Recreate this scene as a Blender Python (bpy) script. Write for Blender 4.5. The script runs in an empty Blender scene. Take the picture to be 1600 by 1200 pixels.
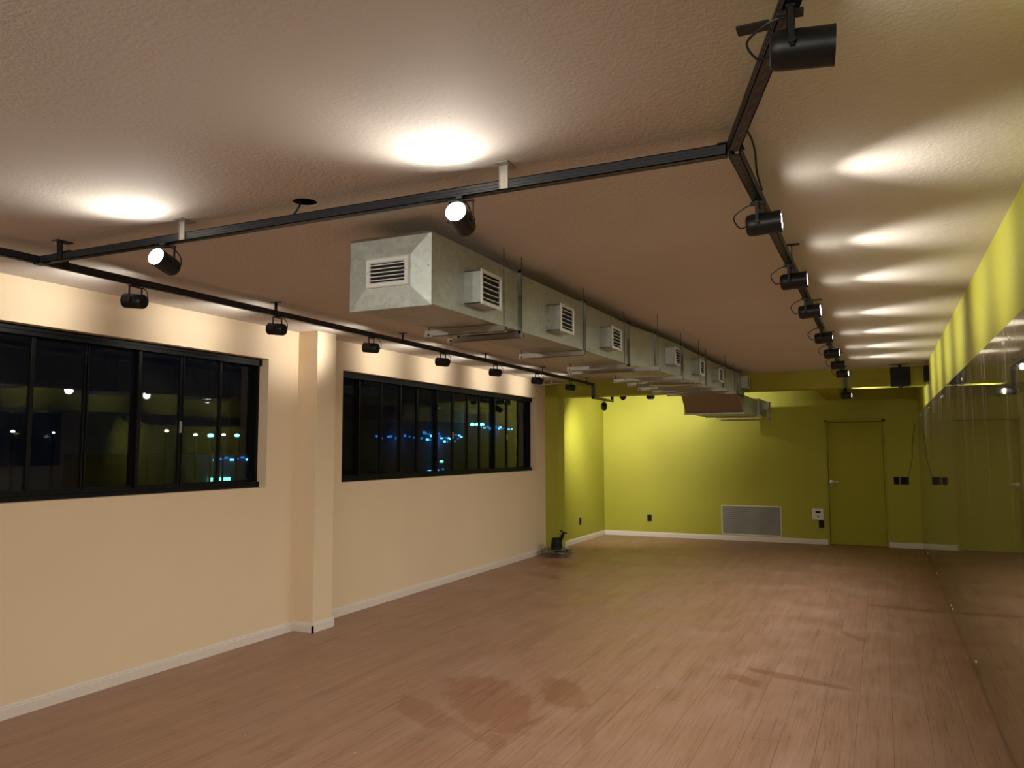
import bpy, bmesh, math, random
from mathutils import Vector, Matrix, Euler
random.seed(7)
S = bpy.context.scene
C = S.collection
PI = math.pi

# ------------------------------------------------------------------ camera
cam_d = bpy.data.cameras.new('camera'); cam = bpy.data.objects.new('camera', cam_d); C.objects.link(cam)
cam_d.sensor_fit = 'HORIZONTAL'; cam_d.sensor_width = 36.0
cam_d.lens = 1222.8 / 1600 * 36.0
cam_d.clip_start = 0.02; cam_d.clip_end = 400
yaw, pitch, roll = math.radians(25.19), math.radians(4.80), math.radians(-0.109)
fwd = Vector((-math.sin(yaw)*math.cos(pitch), math.cos(yaw)*math.cos(pitch), math.sin(pitch)))
rgt = Vector((math.cos(yaw), math.sin(yaw), 0)); upv = rgt.cross(fwd)
r2 = rgt*math.cos(roll) + upv*math.sin(roll); u2 = -rgt*math.sin(roll) + upv*math.cos(roll)
M = Matrix((r2, u2, -fwd)).transposed().to_4x4(); M.translation = Vector((0, 0, 1.6))
cam.matrix_world = M
S.camera = cam

# ------------------------------------------------------------------ world (night) and view
W = bpy.data.worlds.new('night'); S.world = W; W.use_nodes = True
bg = W.node_tree.nodes['Background']
bg.inputs[0].default_value = (0.10, 0.16, 0.30, 1); bg.inputs[1].default_value = 0.012
S.view_settings.view_transform = 'Standard'; S.view_settings.look = 'None'
S.view_settings.gamma = 1; S.view_settings.exposure = -0.2
S.view_settings.use_curve_mapping = False
try:
    S.cycles.max_bounces = 10; S.cycles.diffuse_bounces = 6; S.cycles.glossy_bounces = 6
    S.cycles.transparent_max_bounces = 16
    S.cycles.use_denoising = True
    S.cycles.sample_clamp_indirect = 6
except Exception: pass

LAMP_COL = (1.0, 0.93, 0.84)
P_LEFT, P_RIGHT, P_CROSS, P_FAR, P_BOUNCE_FILL, P_BACK = 24.0, 42.0, 22.0, 92.0, 80.0, 110.0

# ------------------------------------------------------------------ room numbers
XL, XR, ZC, YF, YB = -4.805, 0.560, 2.678, 14.33, -3.2
BY0, BY1, BZ = 11.45, 11.78, 2.427            # far beam
WZ0, WZ1 = 1.282, 2.392                       # windows
PY0, PY1, PD = 5.62, 5.885, 0.218             # pillar
TXL, TXR, TZ, TY = -3.985, -0.41, 2.60, 2.62  # tracks

# ------------------------------------------------------------------ materials
def new_mat(name):
    m = bpy.data.materials.new(name); m.use_nodes = True
    nt = m.node_tree; b = nt.nodes['Principled BSDF']
    return m, nt, b
def N(nt, t, **kw):
    n = nt.nodes.new(t)
    for k, v in kw.items():
        if k.startswith('i_'): n.inputs[k[2:].replace('_', ' ')].default_value = v
        else: setattr(n, k, v)
    return n
def simple(name, col, rough=0.5, metal=0.0, spec=0.5):
    m, nt, b = new_mat(name)
    b.inputs['Base Color'].default_value = (*col, 1); b.inputs['Roughness'].default_value = rough
    b.inputs['Metallic'].default_value = metal; b.inputs['Specular IOR Level'].default_value = spec
    return m
def coords(nt, scale=(1, 1, 1)):
    g = N(nt, 'ShaderNodeNewGeometry')
    mp = N(nt, 'ShaderNodeMapping'); mp.inputs['Scale'].default_value = scale
    nt.links.new(g.outputs['Position'], mp.inputs['Vector'])
    return mp.outputs['Vector']
def ramp(nt, fac, stops):
    r = N(nt, 'ShaderNodeValToRGB'); cr = r.color_ramp
    while len(cr.elements) < len(stops): cr.elements.new(0.5)
    for e, (p, c) in zip(cr.elements, stops): e.position = p; e.color = (*c, 1) if len(c) == 3 else c
    nt.links.new(fac, r.inputs['Fac']); return r.outputs['Color']
def mathn(nt, op, a, b=None, c=None):
    n = N(nt, 'ShaderNodeMath', operation=op)
    for i, v in enumerate((a, b, c)):
        if v is None: continue
        if isinstance(v, (int, float)): n.inputs[i].default_value = v
        else: nt.links.new(v, n.inputs[i])
    return n.outputs[0]
def mixc(nt, fac, a, b, mode='MIX'):
    n = N(nt, 'ShaderNodeMix', data_type='RGBA', blend_type=mode)
    for sck, v in ((n.inputs[0], fac), (n.inputs[6], a), (n.inputs[7], b)):
        if isinstance(v, (int, float)): sck.default_value = v
        elif isinstance(v, tuple): sck.default_value = (*v, 1) if len(v) == 3 else v
        else: nt.links.new(v, sck)
    return n.outputs[2]

def plaster(name, col, bump=0.12, scale=70, rough=0.75, var=0.05, big=0.0):
    m, nt, b = new_mat(name)
    v = coords(nt)
    n1 = N(nt, 'ShaderNodeTexNoise', i_Scale=0.9, i_Detail=4.0); nt.links.new(v, n1.inputs['Vector'])
    lo = tuple(c*(1-var) for c in col); hi = tuple(min(1, c*(1+var)) for c in col)
    nt.links.new(ramp(nt, n1.outputs['Fac'], [(0.3, lo), (0.7, hi)]), b.inputs['Base Color'])
    b.inputs['Roughness'].default_value = rough; b.inputs['Specular IOR Level'].default_value = 0.3
    n2 = N(nt, 'ShaderNodeTexNoise', i_Scale=float(scale), i_Detail=3.0); nt.links.new(v, n2.inputs['Vector'])
    h = n2.outputs['Fac']
    if big:
        n3 = N(nt, 'ShaderNodeTexNoise', i_Scale=3.0, i_Detail=2.0); nt.links.new(v, n3.inputs['Vector'])
        h = mathn(nt, 'ADD', h, mathn(nt, 'MULTIPLY', n3.outputs['Fac'], big))
    bp = N(nt, 'ShaderNodeBump', i_Strength=bump, i_Distance=0.01)
    nt.links.new(h, bp.inputs['Height']); nt.links.new(bp.outputs['Normal'], b.inputs['Normal'])
    return m

M_CEIL = plaster('white_ceiling_plaster', (0.64, 0.59, 0.53), bump=0.20, scale=70, rough=0.8, var=0.03)
M_CREAM = plaster('cream_wall_paint', (0.76, 0.62, 0.43), bump=0.10, scale=60, rough=0.65, var=0.03)
M_GREEN = plaster('olive_green_wall_paint', (0.40, 0.395, 0.045), bump=0.10, scale=60, rough=0.6, var=0.03)
M_GREEN_DOOR = simple('olive_green_door_paint', (0.37, 0.36, 0.035), 0.6, 0.0, 0.2)
M_BASE = simple('white_baseboard', (0.72, 0.67, 0.60), 0.4)
M_BLACK = simple('black_powder_coat', (0.008, 0.009, 0.010), 0.42, 0.0, 0.35)
M_TRACK = simple('black_steel_channel', (0.035, 0.038, 0.044), 0.33, 0.55)
M_FRAME = simple('black_aluminium', (0.0045, 0.005, 0.0055), 0.45, 0.0, 0.15)
M_PLASTIC = simple('matt_black_plastic', (0.006, 0.006, 0.007), 0.55, 0.0, 0.25)
M_WHITE = simple('white_plastic', (0.72, 0.72, 0.70), 0.4)
M_VENTW = simple('white_enamel_grille', (0.62, 0.62, 0.58), 0.4)
M_DARK = simple('dark_void', (0.004, 0.004, 0.005), 0.9)
M_CHROME = simple('chrome', (0.8, 0.8, 0.78), 0.15, 1.0)
M_SATIN = simple('satin_nickel', (0.80, 0.77, 0.68), 0.3, 0.35)
M_STEEL = simple('zinc_plated_steel', (0.42, 0.40, 0.36), 0.38, 0.8)
M_DKROD = simple('dull_threaded_rod', (0.10, 0.095, 0.085), 0.5, 0.5)
M_BRACKET = simple('pale_zinc_bracket', (0.42, 0.41, 0.38), 0.4, 0.5)
M_WIREGREY = simple('grey_wire', (0.28, 0.28, 0.28), 0.5)
M_GREENWIRE = simple('painted_cable', (0.10, 0.09, 0.015), 0.5)

def galvanized():
    m, nt, b = new_mat('galvanized_sheet_metal')
    v = coords(nt)
    vo = N(nt, 'ShaderNodeTexVoronoi', i_Scale=42.0); nt.links.new(v, vo.inputs['Vector'])
    n1 = N(nt, 'ShaderNodeTexNoise', i_Scale=5.0, i_Detail=5.0); nt.links.new(v, n1.inputs['Vector'])
    sp = N(nt, 'ShaderNodeSeparateColor'); nt.links.new(vo.outputs['Color'], sp.inputs[0])
    f = mathn(nt, 'ADD', mathn(nt, 'MULTIPLY', sp.outputs[0], 0.35), mathn(nt, 'MULTIPLY', n1.outputs['Fac'], 0.65))
    nt.links.new(ramp(nt, f, [(0.25, (0.355, 0.385, 0.35)), (0.75, (0.47, 0.505, 0.46))]), b.inputs['Base Color'])  # greenish tint stands in for green reflected in the metal
    nt.links.new(mathn(nt, 'ADD', mathn(nt, 'MULTIPLY', f, 0.12), 0.34), b.inputs['Roughness'])
    b.inputs['Metallic'].default_value = 0.45
    return m
M_GALV = galvanized()
M_FLANGE = simple('dull_galvanized_flange', (0.24, 0.25, 0.22), 0.45, 0.5)
def slots_mat():
    m, nt, b = new_mat('perforated_black_steel')
    sx = N(nt, 'ShaderNodeSeparateXYZ'); nt.links.new(coords(nt), sx.inputs[0])
    f = mathn(nt, 'FRACT', mathn(nt, 'MULTIPLY', mathn(nt, 'ADD', sx.outputs['X'], sx.outputs['Y']), 20.0))
    nt.links.new(mixc(nt, mathn(nt, 'LESS_THAN', f, 0.55), (0.06, 0.063, 0.068), (0.002, 0.002, 0.002)), b.inputs['Base Color'])
    b.inputs['Roughness'].default_value = 0.4; return m
M_SLOTS = slots_mat()

def floor_mat():
    m, nt, b = new_mat('brown_wood_laminate')
    v = coords(nt)
    # planks run along Y: brick texture with swapped axes
    sx = N(nt, 'ShaderNodeSeparateXYZ'); nt.links.new(v, sx.inputs[0])
    cb = N(nt, 'ShaderNodeCombineXYZ')
    nt.links.new(sx.outputs['Y'], cb.inputs['X']); nt.links.new(sx.outputs['X'], cb.inputs['Y'])
    br = N(nt, 'ShaderNodeTexBrick', offset=0.37, squash=1.0)
    br.inputs['Scale'].default_value = 1.0; br.inputs['Brick Width'].default_value = 1.28; br.inputs['Row Height'].default_value = 0.19
    br.inputs['Mortar Size'].default_value = 0.0016; br.inputs['Mortar Smooth'].default_value = 0.3; br.inputs['Bias'].default_value = 0
    br.inputs['Color1'].default_value = (0, 0, 0, 1); br.inputs['Color2'].default_value = (1, 1, 1, 1); br.inputs['Mortar'].default_value = (0.5, 0.5, 0.5, 1)
    nt.links.new(cb.outputs[0], br.inputs['Vector'])
    st = N(nt, 'ShaderNodeTexBrick', offset=0.43)
    st.inputs['Scale'].default_value = 1.0; st.inputs['Brick Width'].default_value = 0.62; st.inputs['Row Height'].default_value = 0.0633
    st.inputs['Mortar Size'].default_value = 0.0006
    st.inputs['Color1'].default_value = (0, 0, 0, 1); st.inputs['Color2'].default_value = (1, 1, 1, 1); st.inputs['Mortar'].default_value = (0.3, 0.3, 0.3, 1)
    nt.links.new(cb.outputs[0], st.inputs['Vector'])
    gs = N(nt, 'ShaderNodeMapping'); gs.inputs['Scale'].default_value = (60, 2.2, 1); nt.links.new(v, gs.inputs['Vector'])
    # shift the grain in each plank
    gr = N(nt, 'ShaderNodeTexNoise', i_Scale=1.0, i_Detail=7.0, i_Roughness=0.62, i_Distortion=0.5); nt.links.new(gs.outputs[0], gr.inputs['Vector'])
    g2s = N(nt, 'ShaderNodeMapping'); g2s.inputs['Scale'].default_value = (9, 0.7, 1); nt.links.new(v, g2s.inputs['Vector'])
    g2 = N(nt, 'ShaderNodeTexNoise', i_Scale=1.0, i_Detail=4.0); nt.links.new(g2s.outputs[0], g2.inputs['Vector'])
    t = mathn(nt, 'ADD', mathn(nt, 'MULTIPLY', gr.outputs['Fac'], 0.62), mathn(nt, 'MULTIPLY', g2.outputs['Fac'], 0.38))
    t = mathn(nt, 'ADD', t, mathn(nt, 'MULTIPLY', mathn(nt, 'SUBTRACT', st.outputs['Color'], 0.5), 0.045))
    t = mathn(nt, 'ADD', t, mathn(nt, 'MULTIPLY', mathn(nt, 'SUBTRACT', br.outputs['Color'], 0.5), 0.035))
    col = ramp(nt, t, [(0.28, (0.190, 0.100, 0.062)), (0.44, (0.300, 0.165, 0.106)), (0.60, (0.350, 0.202, 0.136)), (0.78, (0.40, 0.246, 0.172))])
    # joints
    dk = ramp(nt, gr.outputs['Fac'], [(0.36, (1, 1, 1)), (0.46, (0, 0, 0))])
    col = mixc(nt, mathn(nt, 'MULTIPLY', dk, 0.17), col, (0.13, 0.062, 0.036))
    col = mixc(nt, mathn(nt, 'MULTIPLY', br.outputs['Fac'], 0.75), col, (0.06, 0.028, 0.016))
    # pale building dust
    dn = N(nt, 'ShaderNodeTexNoise', i_Scale=1.6, i_Detail=7.0, i_Roughness=0.65); nt.links.new(v, dn.inputs['Vector'])
    dust = ramp(nt, dn.outputs['Fac'], [(0.45, (0, 0, 0)), (0.72, (1, 1, 1))])
    # damp wiped patches: ellipses broken up by noise, where the dust is gone
    wm = N(nt, 'ShaderNodeMapping'); wm.inputs['Scale'].default_value = (9.0, 3.2, 1); nt.links.new(v, wm.inputs['Vector'])
    wn = N(nt, 'ShaderNodeTexNoise', i_Scale=1.0, i_Detail=7.0, i_Roughness=0.65); nt.links.new(wm.outputs[0], wn.inputs['Vector'])
    wob = mathn(nt, 'MULTIPLY', mathn(nt, 'SUBTRACT', wn.outputs['Fac'], 0.5), 1.6)
    wet = None
    for cx, cy, rx, ry, ang, amt in [(-2.32, 4.62, 0.28, 0.62, 0.75, 1.0), (-2.62, 4.25, 0.12, 0.36, 0.9, .8), (-1.95, 4.95, 0.16, 0.34, 0.55, 1.0), (-1.98, 3.98, 0.07, 0.13, 0.6, .7),
                              (-2.25, 4.10, 0.04, 0.42, 1.0, .6),
                              (-0.62, 5.95, 0.07, 0.42, 1.25, 1.0), (-0.92, 5.75, 0.08, 0.16, 0.8, 1.0),
                              (0.18, 8.95, 0.09, 0.40, 1.45, 1.0), (-0.28, 7.45, 0.05, 0.20, 0.5, 0.9),
                              (-4.1, 10.3, 0.22, 0.5, 1.2, .9), (-4.0, 9.4, 0.15, 0.45, 1.0, .8), (-3.7, 10.9, 0.1, 0.4, 1.5, .9),
                              (-1.55, 4.3, 0.05, 0.30, 0.3, .5)]:
        ca, sa = math.cos(ang), math.sin(ang)
        dx = mathn(nt, 'SUBTRACT', sx.outputs['X'], cx); dy = mathn(nt, 'SUBTRACT', sx.outputs['Y'], cy)
        a = mathn(nt, 'DIVIDE', mathn(nt, 'ADD', mathn(nt, 'MULTIPLY', dx, ca), mathn(nt, 'MULTIPLY', dy, sa)), rx)
        c_ = mathn(nt, 'DIVIDE', mathn(nt, 'SUBTRACT', mathn(nt, 'MULTIPLY', dy, ca), mathn(nt, 'MULTIPLY', dx, sa)), ry)
        r = mathn(nt, 'SQRT', mathn(nt, 'ADD', mathn(nt, 'MULTIPLY', a, a), mathn(nt, 'MULTIPLY', c_, c_)))
        f = mathn(nt, 'SUBTRACT', 1.0, mathn(nt, 'ADD', r, wob))
        f = mathn(nt, 'MULTIPLY', f, 6.0); n = N(nt, 'ShaderNodeClamp'); nt.links.new(f, n.inputs[0])
        f = mathn(nt, 'MULTIPLY', n.outputs[0], amt)
        wet = f if wet is None else mathn(nt, 'MAXIMUM', wet, f)
    dustf = mathn(nt, 'MULTIPLY', dust, mathn(nt, 'SUBTRACT', 1.0, wet))
    col = mixc(nt, mathn(nt, 'MULTIPLY', dustf, 0.26), col, (0.42, 0.31, 0.24))
    col = mixc(nt, mathn(nt, 'MULTIPLY', wet, 0.75), col, mixc(nt, 1.0, col, (0.80, 0.66, 0.58), 'MULTIPLY'))
    # crumbs of plaster
    sp = N(nt, 'ShaderNodeTexVoronoi', i_Scale=7.0, i_Randomness=1.0); nt.links.new(v, sp.inputs['Vector'])
    s2 = N(nt, 'ShaderNodeSeparateColor'); nt.links.new(sp.outputs['Color'], s2.inputs[0])
    crumb = mathn(nt, 'MULTIPLY', mathn(nt, 'LESS_THAN', sp.outputs['Distance'], 0.045), mathn(nt, 'GREATER_THAN', s2.outputs[0], 0.86))
    col = mixc(nt, mathn(nt, 'MULTIPLY', crumb, 0.7), col, (0.6, 0.52, 0.45))
    nt.links.new(col, b.inputs['Base Color'])
    rg = mathn(nt, 'ADD', 0.36, mathn(nt, 'MULTIPLY', dustf, 0.2))
    rg = mathn(nt, 'ADD', rg, mathn(nt, 'MULTIPLY', gr.outputs['Fac'], 0.10))
    nt.links.new(rg, b.inputs['Roughness'])
    b.inputs['Specular IOR Level'].default_value = 0.45
    bp = N(nt, 'ShaderNodeBump', i_Strength=0.12, i_Distance=0.004)
    nt.links.new(mathn(nt, 'SUBTRACT', gr.outputs['Fac'], br.outputs['Fac']), bp.inputs['Height']); nt.links.new(bp.outputs['Normal'], b.inputs['Normal'])
    return m
M_FLOOR = floor_mat()

def mirror_mat():
    m, nt, b = new_mat('dusty_mirror_glass')
    nt.nodes.remove(b); out = nt.nodes['Material Output']
    v = coords(nt, (1, 1, 1))
    gl = N(nt, 'ShaderNodeBsdfGlossy'); gl.inputs['Color'].default_value = (0.86, 0.88, 0.78, 1); gl.inputs['Roughness'].default_value = 0.025
    df = N(nt, 'ShaderNodeBsdfDiffuse'); df.inputs['Color'].default_value = (0.52, 0.50, 0.42, 1)
    sx = N(nt, 'ShaderNodeSeparateXYZ'); nt.links.new(v, sx.inputs[0])
    ms = N(nt, 'ShaderNodeMapping'); ms.inputs['Scale'].default_value = (1, 9, 1.0); nt.links.new(v, ms.inputs['Vector'])
    n1 = N(nt, 'ShaderNodeTexNoise', i_Scale=1.0, i_Detail=8.0, i_Roughness=0.7); nt.links.new(ms.outputs[0], n1.inputs['Vector'])
    n2 = N(nt, 'ShaderNodeTexNoise', i_Scale=2.2, i_Detail=3.0); nt.links.new(v, n2.inputs['Vector'])
    streak = ramp(nt, n1.outputs['Fac'], [(0.50, (0, 0, 0)), (0.68, (1, 1, 1))])
    hi = N(nt, 'ShaderNodeMapRange', i_From_Min=0.9, i_From_Max=2.2, i_To_Min=0.10, i_To_Max=1.0); nt.links.new(sx.outputs['Z'], hi.inputs[0])
    f = mathn(nt, 'MULTIPLY', mathn(nt, 'MULTIPLY', streak, hi.outputs[0]), mathn(nt, 'ADD', 0.3, n2.outputs['Fac']))
    f = mathn(nt, 'ADD', mathn(nt, 'MULTIPLY', f, 0.50), 0.06)
    mx = N(nt, 'ShaderNodeMixShader'); nt.links.new(f, mx.inputs[0]); nt.links.new(gl.outputs[0], mx.inputs[1]); nt.links.new(df.outputs[0], mx.inputs[2])
    nt.links.new(mx.outputs[0], out.inputs[0])
    return m
M_MIRROR = mirror_mat()

def glass_mat():
    m, nt, b = new_mat('dusty_window_glass')
    nt.nodes.remove(b); out = nt.nodes['Material Output']
    tr = N(nt, 'ShaderNodeBsdfTransparent'); tr.inputs['Color'].default_value = (0.92, 0.95, 0.96, 1)
    gl = N(nt, 'ShaderNodeBsdfGlossy'); gl.inputs['Roughness'].default_value = 0.01; gl.inputs['Color'].default_value = (0.9, 0.95, 1, 1)
    fr = N(nt, 'ShaderNodeFresnel', i_IOR=1.5); gm = N(nt, 'ShaderNodeNewGeometry')
    frf = mathn(nt, 'MULTIPLY', mathn(nt, 'MULTIPLY', fr.outputs[0], 1.0), mathn(nt, 'SUBTRACT', 1.0, gm.outputs['Backfacing'])); frc = N(nt, 'ShaderNodeClamp'); nt.links.new(frf, frc.inputs[0])
    mx = N(nt, 'ShaderNodeMixShader'); nt.links.new(frc.outputs[0], mx.inputs[0]); nt.links.new(tr.outputs[0], mx.inputs[1]); nt.links.new(gl.outputs[0], mx.inputs[2])
    df = N(nt, 'ShaderNodeBsdfDiffuse'); df.inputs['Color'].default_value = (0.6, 0.62, 0.62, 1)
    v = coords(nt)
    n1 = N(nt, 'ShaderNodeTexNoise', i_Scale=2.5, i_Detail=6.0, i_Roughness=0.7); nt.links.new(v, n1.inputs['Vector'])
    vo = N(nt, 'ShaderNodeTexVoronoi', i_Scale=38.0); nt.links.new(v, vo.inputs['Vector'])
    sp = N(nt, 'ShaderNodeSeparateColor'); nt.links.new(vo.outputs['Color'], sp.inputs[0])
    dots = mathn(nt, 'MULTIPLY', mathn(nt, 'LESS_THAN', vo.outputs['Distance'], 0.14), mathn(nt, 'GREATER_THAN', sp.outputs[0], 0.8))
    f = mathn(nt, 'ADD', mathn(nt, 'MULTIPLY', ramp(nt, n1.outputs['Fac'], [(0.45, (0, 0, 0)), (0.8, (1, 1, 1))]), 0.010), mathn(nt, 'MULTIPLY', dots, 0.05))
    f = mathn(nt, 'ADD', f, 0.0005)
    m2 = N(nt, 'ShaderNodeMixShader'); nt.links.new(f, m2.inputs[0]); nt.links.new(mx.outputs[0], m2.inputs[1]); nt.links.new(df.outputs[0], m2.inputs[2])
    nt.links.new(m2.outputs[0], out.inputs[0])
    return m
M_GLASS = glass_mat()

def emit(name, col, s):
    m, nt, b = new_mat(name)
    b.inputs['Base Color'].default_value = (0, 0, 0, 1)
    b.inputs['Emission Color'].default_value = (*col, 1); b.inputs['Emission Strength'].default_value = s
    return m
M_LENS = emit('lit_lamp_lens', (1.0, 0.95, 0.86), 60)
M_BLUE = emit('blue_shop_light', (0.03, 0.28, 1.0), 0.7)
M_CYAN2 = emit('bright_shop_lamp', (0.12, 0.6, 1.0), 3.0)
M_CYAN = emit('cyan_street_light', (0.10, 0.62, 1.0), 9)
M_COOL = emit('cool_street_light', (0.75, 0.9, 1.0), 14)
M_WARM = emit('warm_street_light', (1.0, 0.65, 0.3), 6)
M_SIGNG = emit('green_lit_sign', (0.20, 0.9, 0.65), 2.2)
M_NIGHT = simple('dark_facade', (0.05, 0.055, 0.06), 0.8)
M_ASPH = simple('dark_asphalt', (0.02, 0.02, 0.022), 0.9)

# ------------------------------------------------------------------ mesh helpers
class MB:
    def __init__(s): s.b = bmesh.new()
    def box(s, lo, hi, bev=0.0):
        lo = Vector(lo); hi = Vector(hi); c = (lo+hi)/2; d = hi-lo
        r = bmesh.ops.create_cube(s.b, size=1.0, matrix=Matrix.Translation(c) @ Matrix.Diagonal((abs(d.x), abs(d.y), abs(d.z), 1)))
        if bev: 
            es = list({e for v in r['verts'] for e in v.link_edges})
            bmesh.ops.bevel(s.b, geom=es, offset=bev, segments=2, affect='EDGES', profile=0.7)
        return s
    def cyl(s, p0, p1, r0, r1=None, seg=24, cap=True):
        p0 = Vector(p0); p1 = Vector(p1); r1 = r0 if r1 is None else r1
        d = p1-p0; q = d.to_track_quat('Z', 'Y').to_matrix().to_4x4()
        bmesh.ops.create_cone(s.b, cap_ends=cap, segments=seg, radius1=r0, radius2=r1, depth=d.length, matrix=Matrix.Translation((p0+p1)/2) @ q)
        return s
    def lathe(s, p0, axis, prof, seg=28):
        """prof: (distance along axis, radius)"""
        axis = Vector(axis).normalized(); q = axis.to_track_quat('Z', 'Y'); p0 = Vector(p0)
        rings = []
        for t, r in prof:
            rings.append([s.b.verts.new(p0 + q @ Vector((r*math.cos(a), r*math.sin(a), t))) for a in [2*PI*i/seg for i in range(seg)]])
        for A, B in zip(rings, rings[1:]):
            for i in range(seg): s.b.faces.new((A[i], A[(i+1) % seg], B[(i+1) % seg], B[i]))
        if prof[0][1] > 1e-4: s.b.faces.new(rings[0][::-1])
        if prof[-1][1] > 1e-4: s.b.faces.new(rings[-1])
        return s
    def tube(s, pts, r, seg=8, closed=False):
        pts = [Vector(p) for p in pts]; n = len(pts); rings = []
        up = None
        for i, p in enumerate(pts):
            if closed: t = (pts[(i+1) % n]-pts[i-1]).normalized()
            else: t = (pts[min(i+1, n-1)]-pts[max(i-1, 0)]).normalized()
            if up is None: up = t.orthogonal().normalized()
            up = (up - t*up.dot(t)).normalized(); w = t.cross(up)
            rings.append([s.b.verts.new(p + r*(up*math.cos(a)+w*math.sin(a))) for a in [2*PI*k/seg for k in range(seg)]])
        m = n if closed else n-1
        for i in range(m):
            A, B = rings[i], rings[(i+1) % n]
            for k in range(seg): s.b.faces.new((A[k], A[(k+1) % seg], B[(k+1) % seg], B[k]))
        if not closed: s.b.faces.new(rings[0][::-1]); s.b.faces.new(rings[-1])
        return s
    def poly(s, pts): s.b.faces.new([s.b.verts.new(Vector(p)) for p in pts]); return s
    def build(s, name, mat, parent=None, smooth=False, loc=(0, 0, 0)):
        me = bpy.data.meshes.new(name); bmesh.ops.recalc_face_normals(s.b, faces=s.b.faces); s.b.to_mesh(me); s.b.free()
        if isinstance(mat, (list, tuple)):
            for m_ in mat: me.materials.append(m_)
        else: me.materials.append(mat)
        if smooth:
            me.polygons.foreach_set('use_smooth', [True]*len(me.polygons))
            try: me.set_sharp_from_angle(angle=math.radians(35))
            except Exception: pass
        o = bpy.data.objects.new(name, me); C.objects.link(o); o.location = loc
        if parent is not None: o.parent = parent
        return o
def ring_frame(m, plane, a0, a1, z0, z1, f, d0, d1, off=(0, 0, 0)):
    """mitred picture-frame ring; plane 'xz' (a is x, d is y) or 'yz' (a is y, d is x)"""
    off = Vector(off); ch = 0.25*f
    def P(a, z, d): return m.b.verts.new((Vector((a, d, z)) if plane == 'xz' else Vector((d, a, z)))-off)
    def rect(i, d): return [P(a0+i, z0+i, d), P(a1-i, z0+i, d), P(a1-i, z1-i, d), P(a0+i, z1-i, d)]
    R4 = [rect(0, d0), rect(0, d0+(d1-d0)*0.6), rect(ch, d1), rect(f-ch, d1), rect(f, d0+(d1-d0)*0.5), rect(f, d0)]
    for A, B in zip(R4, R4[1:]+R4[:1]):
        for i in range(4): j = (i+1) % 4; m.b.faces.new((A[i], A[j], B[j], B[i]))
    return m
def spline(pts, n=8):
    P = [Vector(p) for p in pts]; P = [2*P[0]-P[1]] + P + [2*P[-1]-P[-2]]; out = []
    for i in range(1, len(P)-2):
        a, b, c, d = P[i-1:i+3]
        for k in range(n):
            t = k/n; out.append(0.5*((2*b)+(c-a)*t+(2*a-5*b+4*c-d)*t*t+(3*b-a-3*c+d)*t**3))
    out.append(P[-2]); return out
def tag(o, label=None, cat=None, group=None, kind=None):
    if label: o['label'] = label
    if cat: o['category'] = cat
    if group: o['group'] = group
    if kind: o['kind'] = kind
    return o
def thing(name, loc, label, cat, group=None, rz=0):
    o = bpy.data.objects.new(name, None); C.objects.link(o); o.empty_display_size = 0.05
    o.location = loc; o.rotation_euler = (0, 0, rz); return tag(o, label, cat, group)
def struct(name, mb, mat, parent=None, **k):
    o = mb.build(name, mat, parent, **k)
    if parent is None: o['kind'] = 'structure'
    return o
def copy_tree(o, parent=None):
    c = o.copy(); C.objects.link(c)
    if parent is not None: c.parent = parent
    for ch in list(o.children): copy_tree(ch, c)
    return c

# ================================================================== SETTING
struct('floor', MB().box((XL-0.3, YB-0.2, -0.1), (XR+0.2, YF+0.2, 0.0)), M_FLOOR)

# ceiling with the round opening of a removed fixture
hx, hy, hr, q = -2.235, 2.635, 0.052, 0.12
cb = MB(); x0, x1, y0, y1 = XL-0.2, XR+0.2, YB-0.2, YF+0.2
for lo, hi in [((x0, y0), (x1, hy-q)), ((x0, hy+q), (x1, y1)), ((x0, hy-q), (hx-q, hy+q)), ((hx+q, hy-q), (x1, hy+q))]:
    cb.poly([(lo[0], lo[1], ZC), (hi[0], lo[1], ZC), (hi[0], hi[1], ZC), (lo[0], hi[1], ZC)])
sg = 32; inner = []; outer = []; topr = []
for i in range(sg):
    a = 2*PI*i/sg; c_, s_ = math.cos(a), math.sin(a); k = q/max(abs(c_), abs(s_))
    inner.append(cb.b.verts.new((hx+hr*c_, hy+hr*s_, ZC))); outer.append(cb.b.verts.new((hx+k*c_, hy+k*s_, ZC))); topr.append(cb.b.verts.new((hx+hr*c_, hy+hr*s_, ZC+0.09)))
for i in range(sg):
    j = (i+1) % sg
    cb.b.faces.new((inner[i], inner[j], outer[j], outer[i])); cb.b.faces.new((inner[i], topr[i], topr[j], inner[j]))
cb.poly([(x0, y0, ZC+0.1), (x1, y0, ZC+0.1), (x1, y1, ZC+0.1), (x0, y1, ZC+0.1)])
bmesh.ops.remove_doubles(cb.b, verts=cb.b.verts, dist=1e-5)
struct('ceiling', cb, M_CEIL)

hl = MB(); rr = [[hl.b.verts.new((hx+(hr-0.001)*math.cos(2*PI*i/32), hy+(hr-0.001)*math.sin(2*PI*i/32), z)) for i in range(32)] for z in (ZC+0.0015, ZC+0.088)]
for i in range(32): hl.b.faces.new((rr[0][i], rr[0][(i+1) % 32], rr[1][(i+1) % 32], rr[1][i]))
hl.b.faces.new(rr[1]); struct('hole_shade_liner', hl, simple('painted_hole_shade', (0.035, 0.025, 0.018), 0.9))  # added liner, its dark colour stands in for shade inside the ceiling hole

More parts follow.
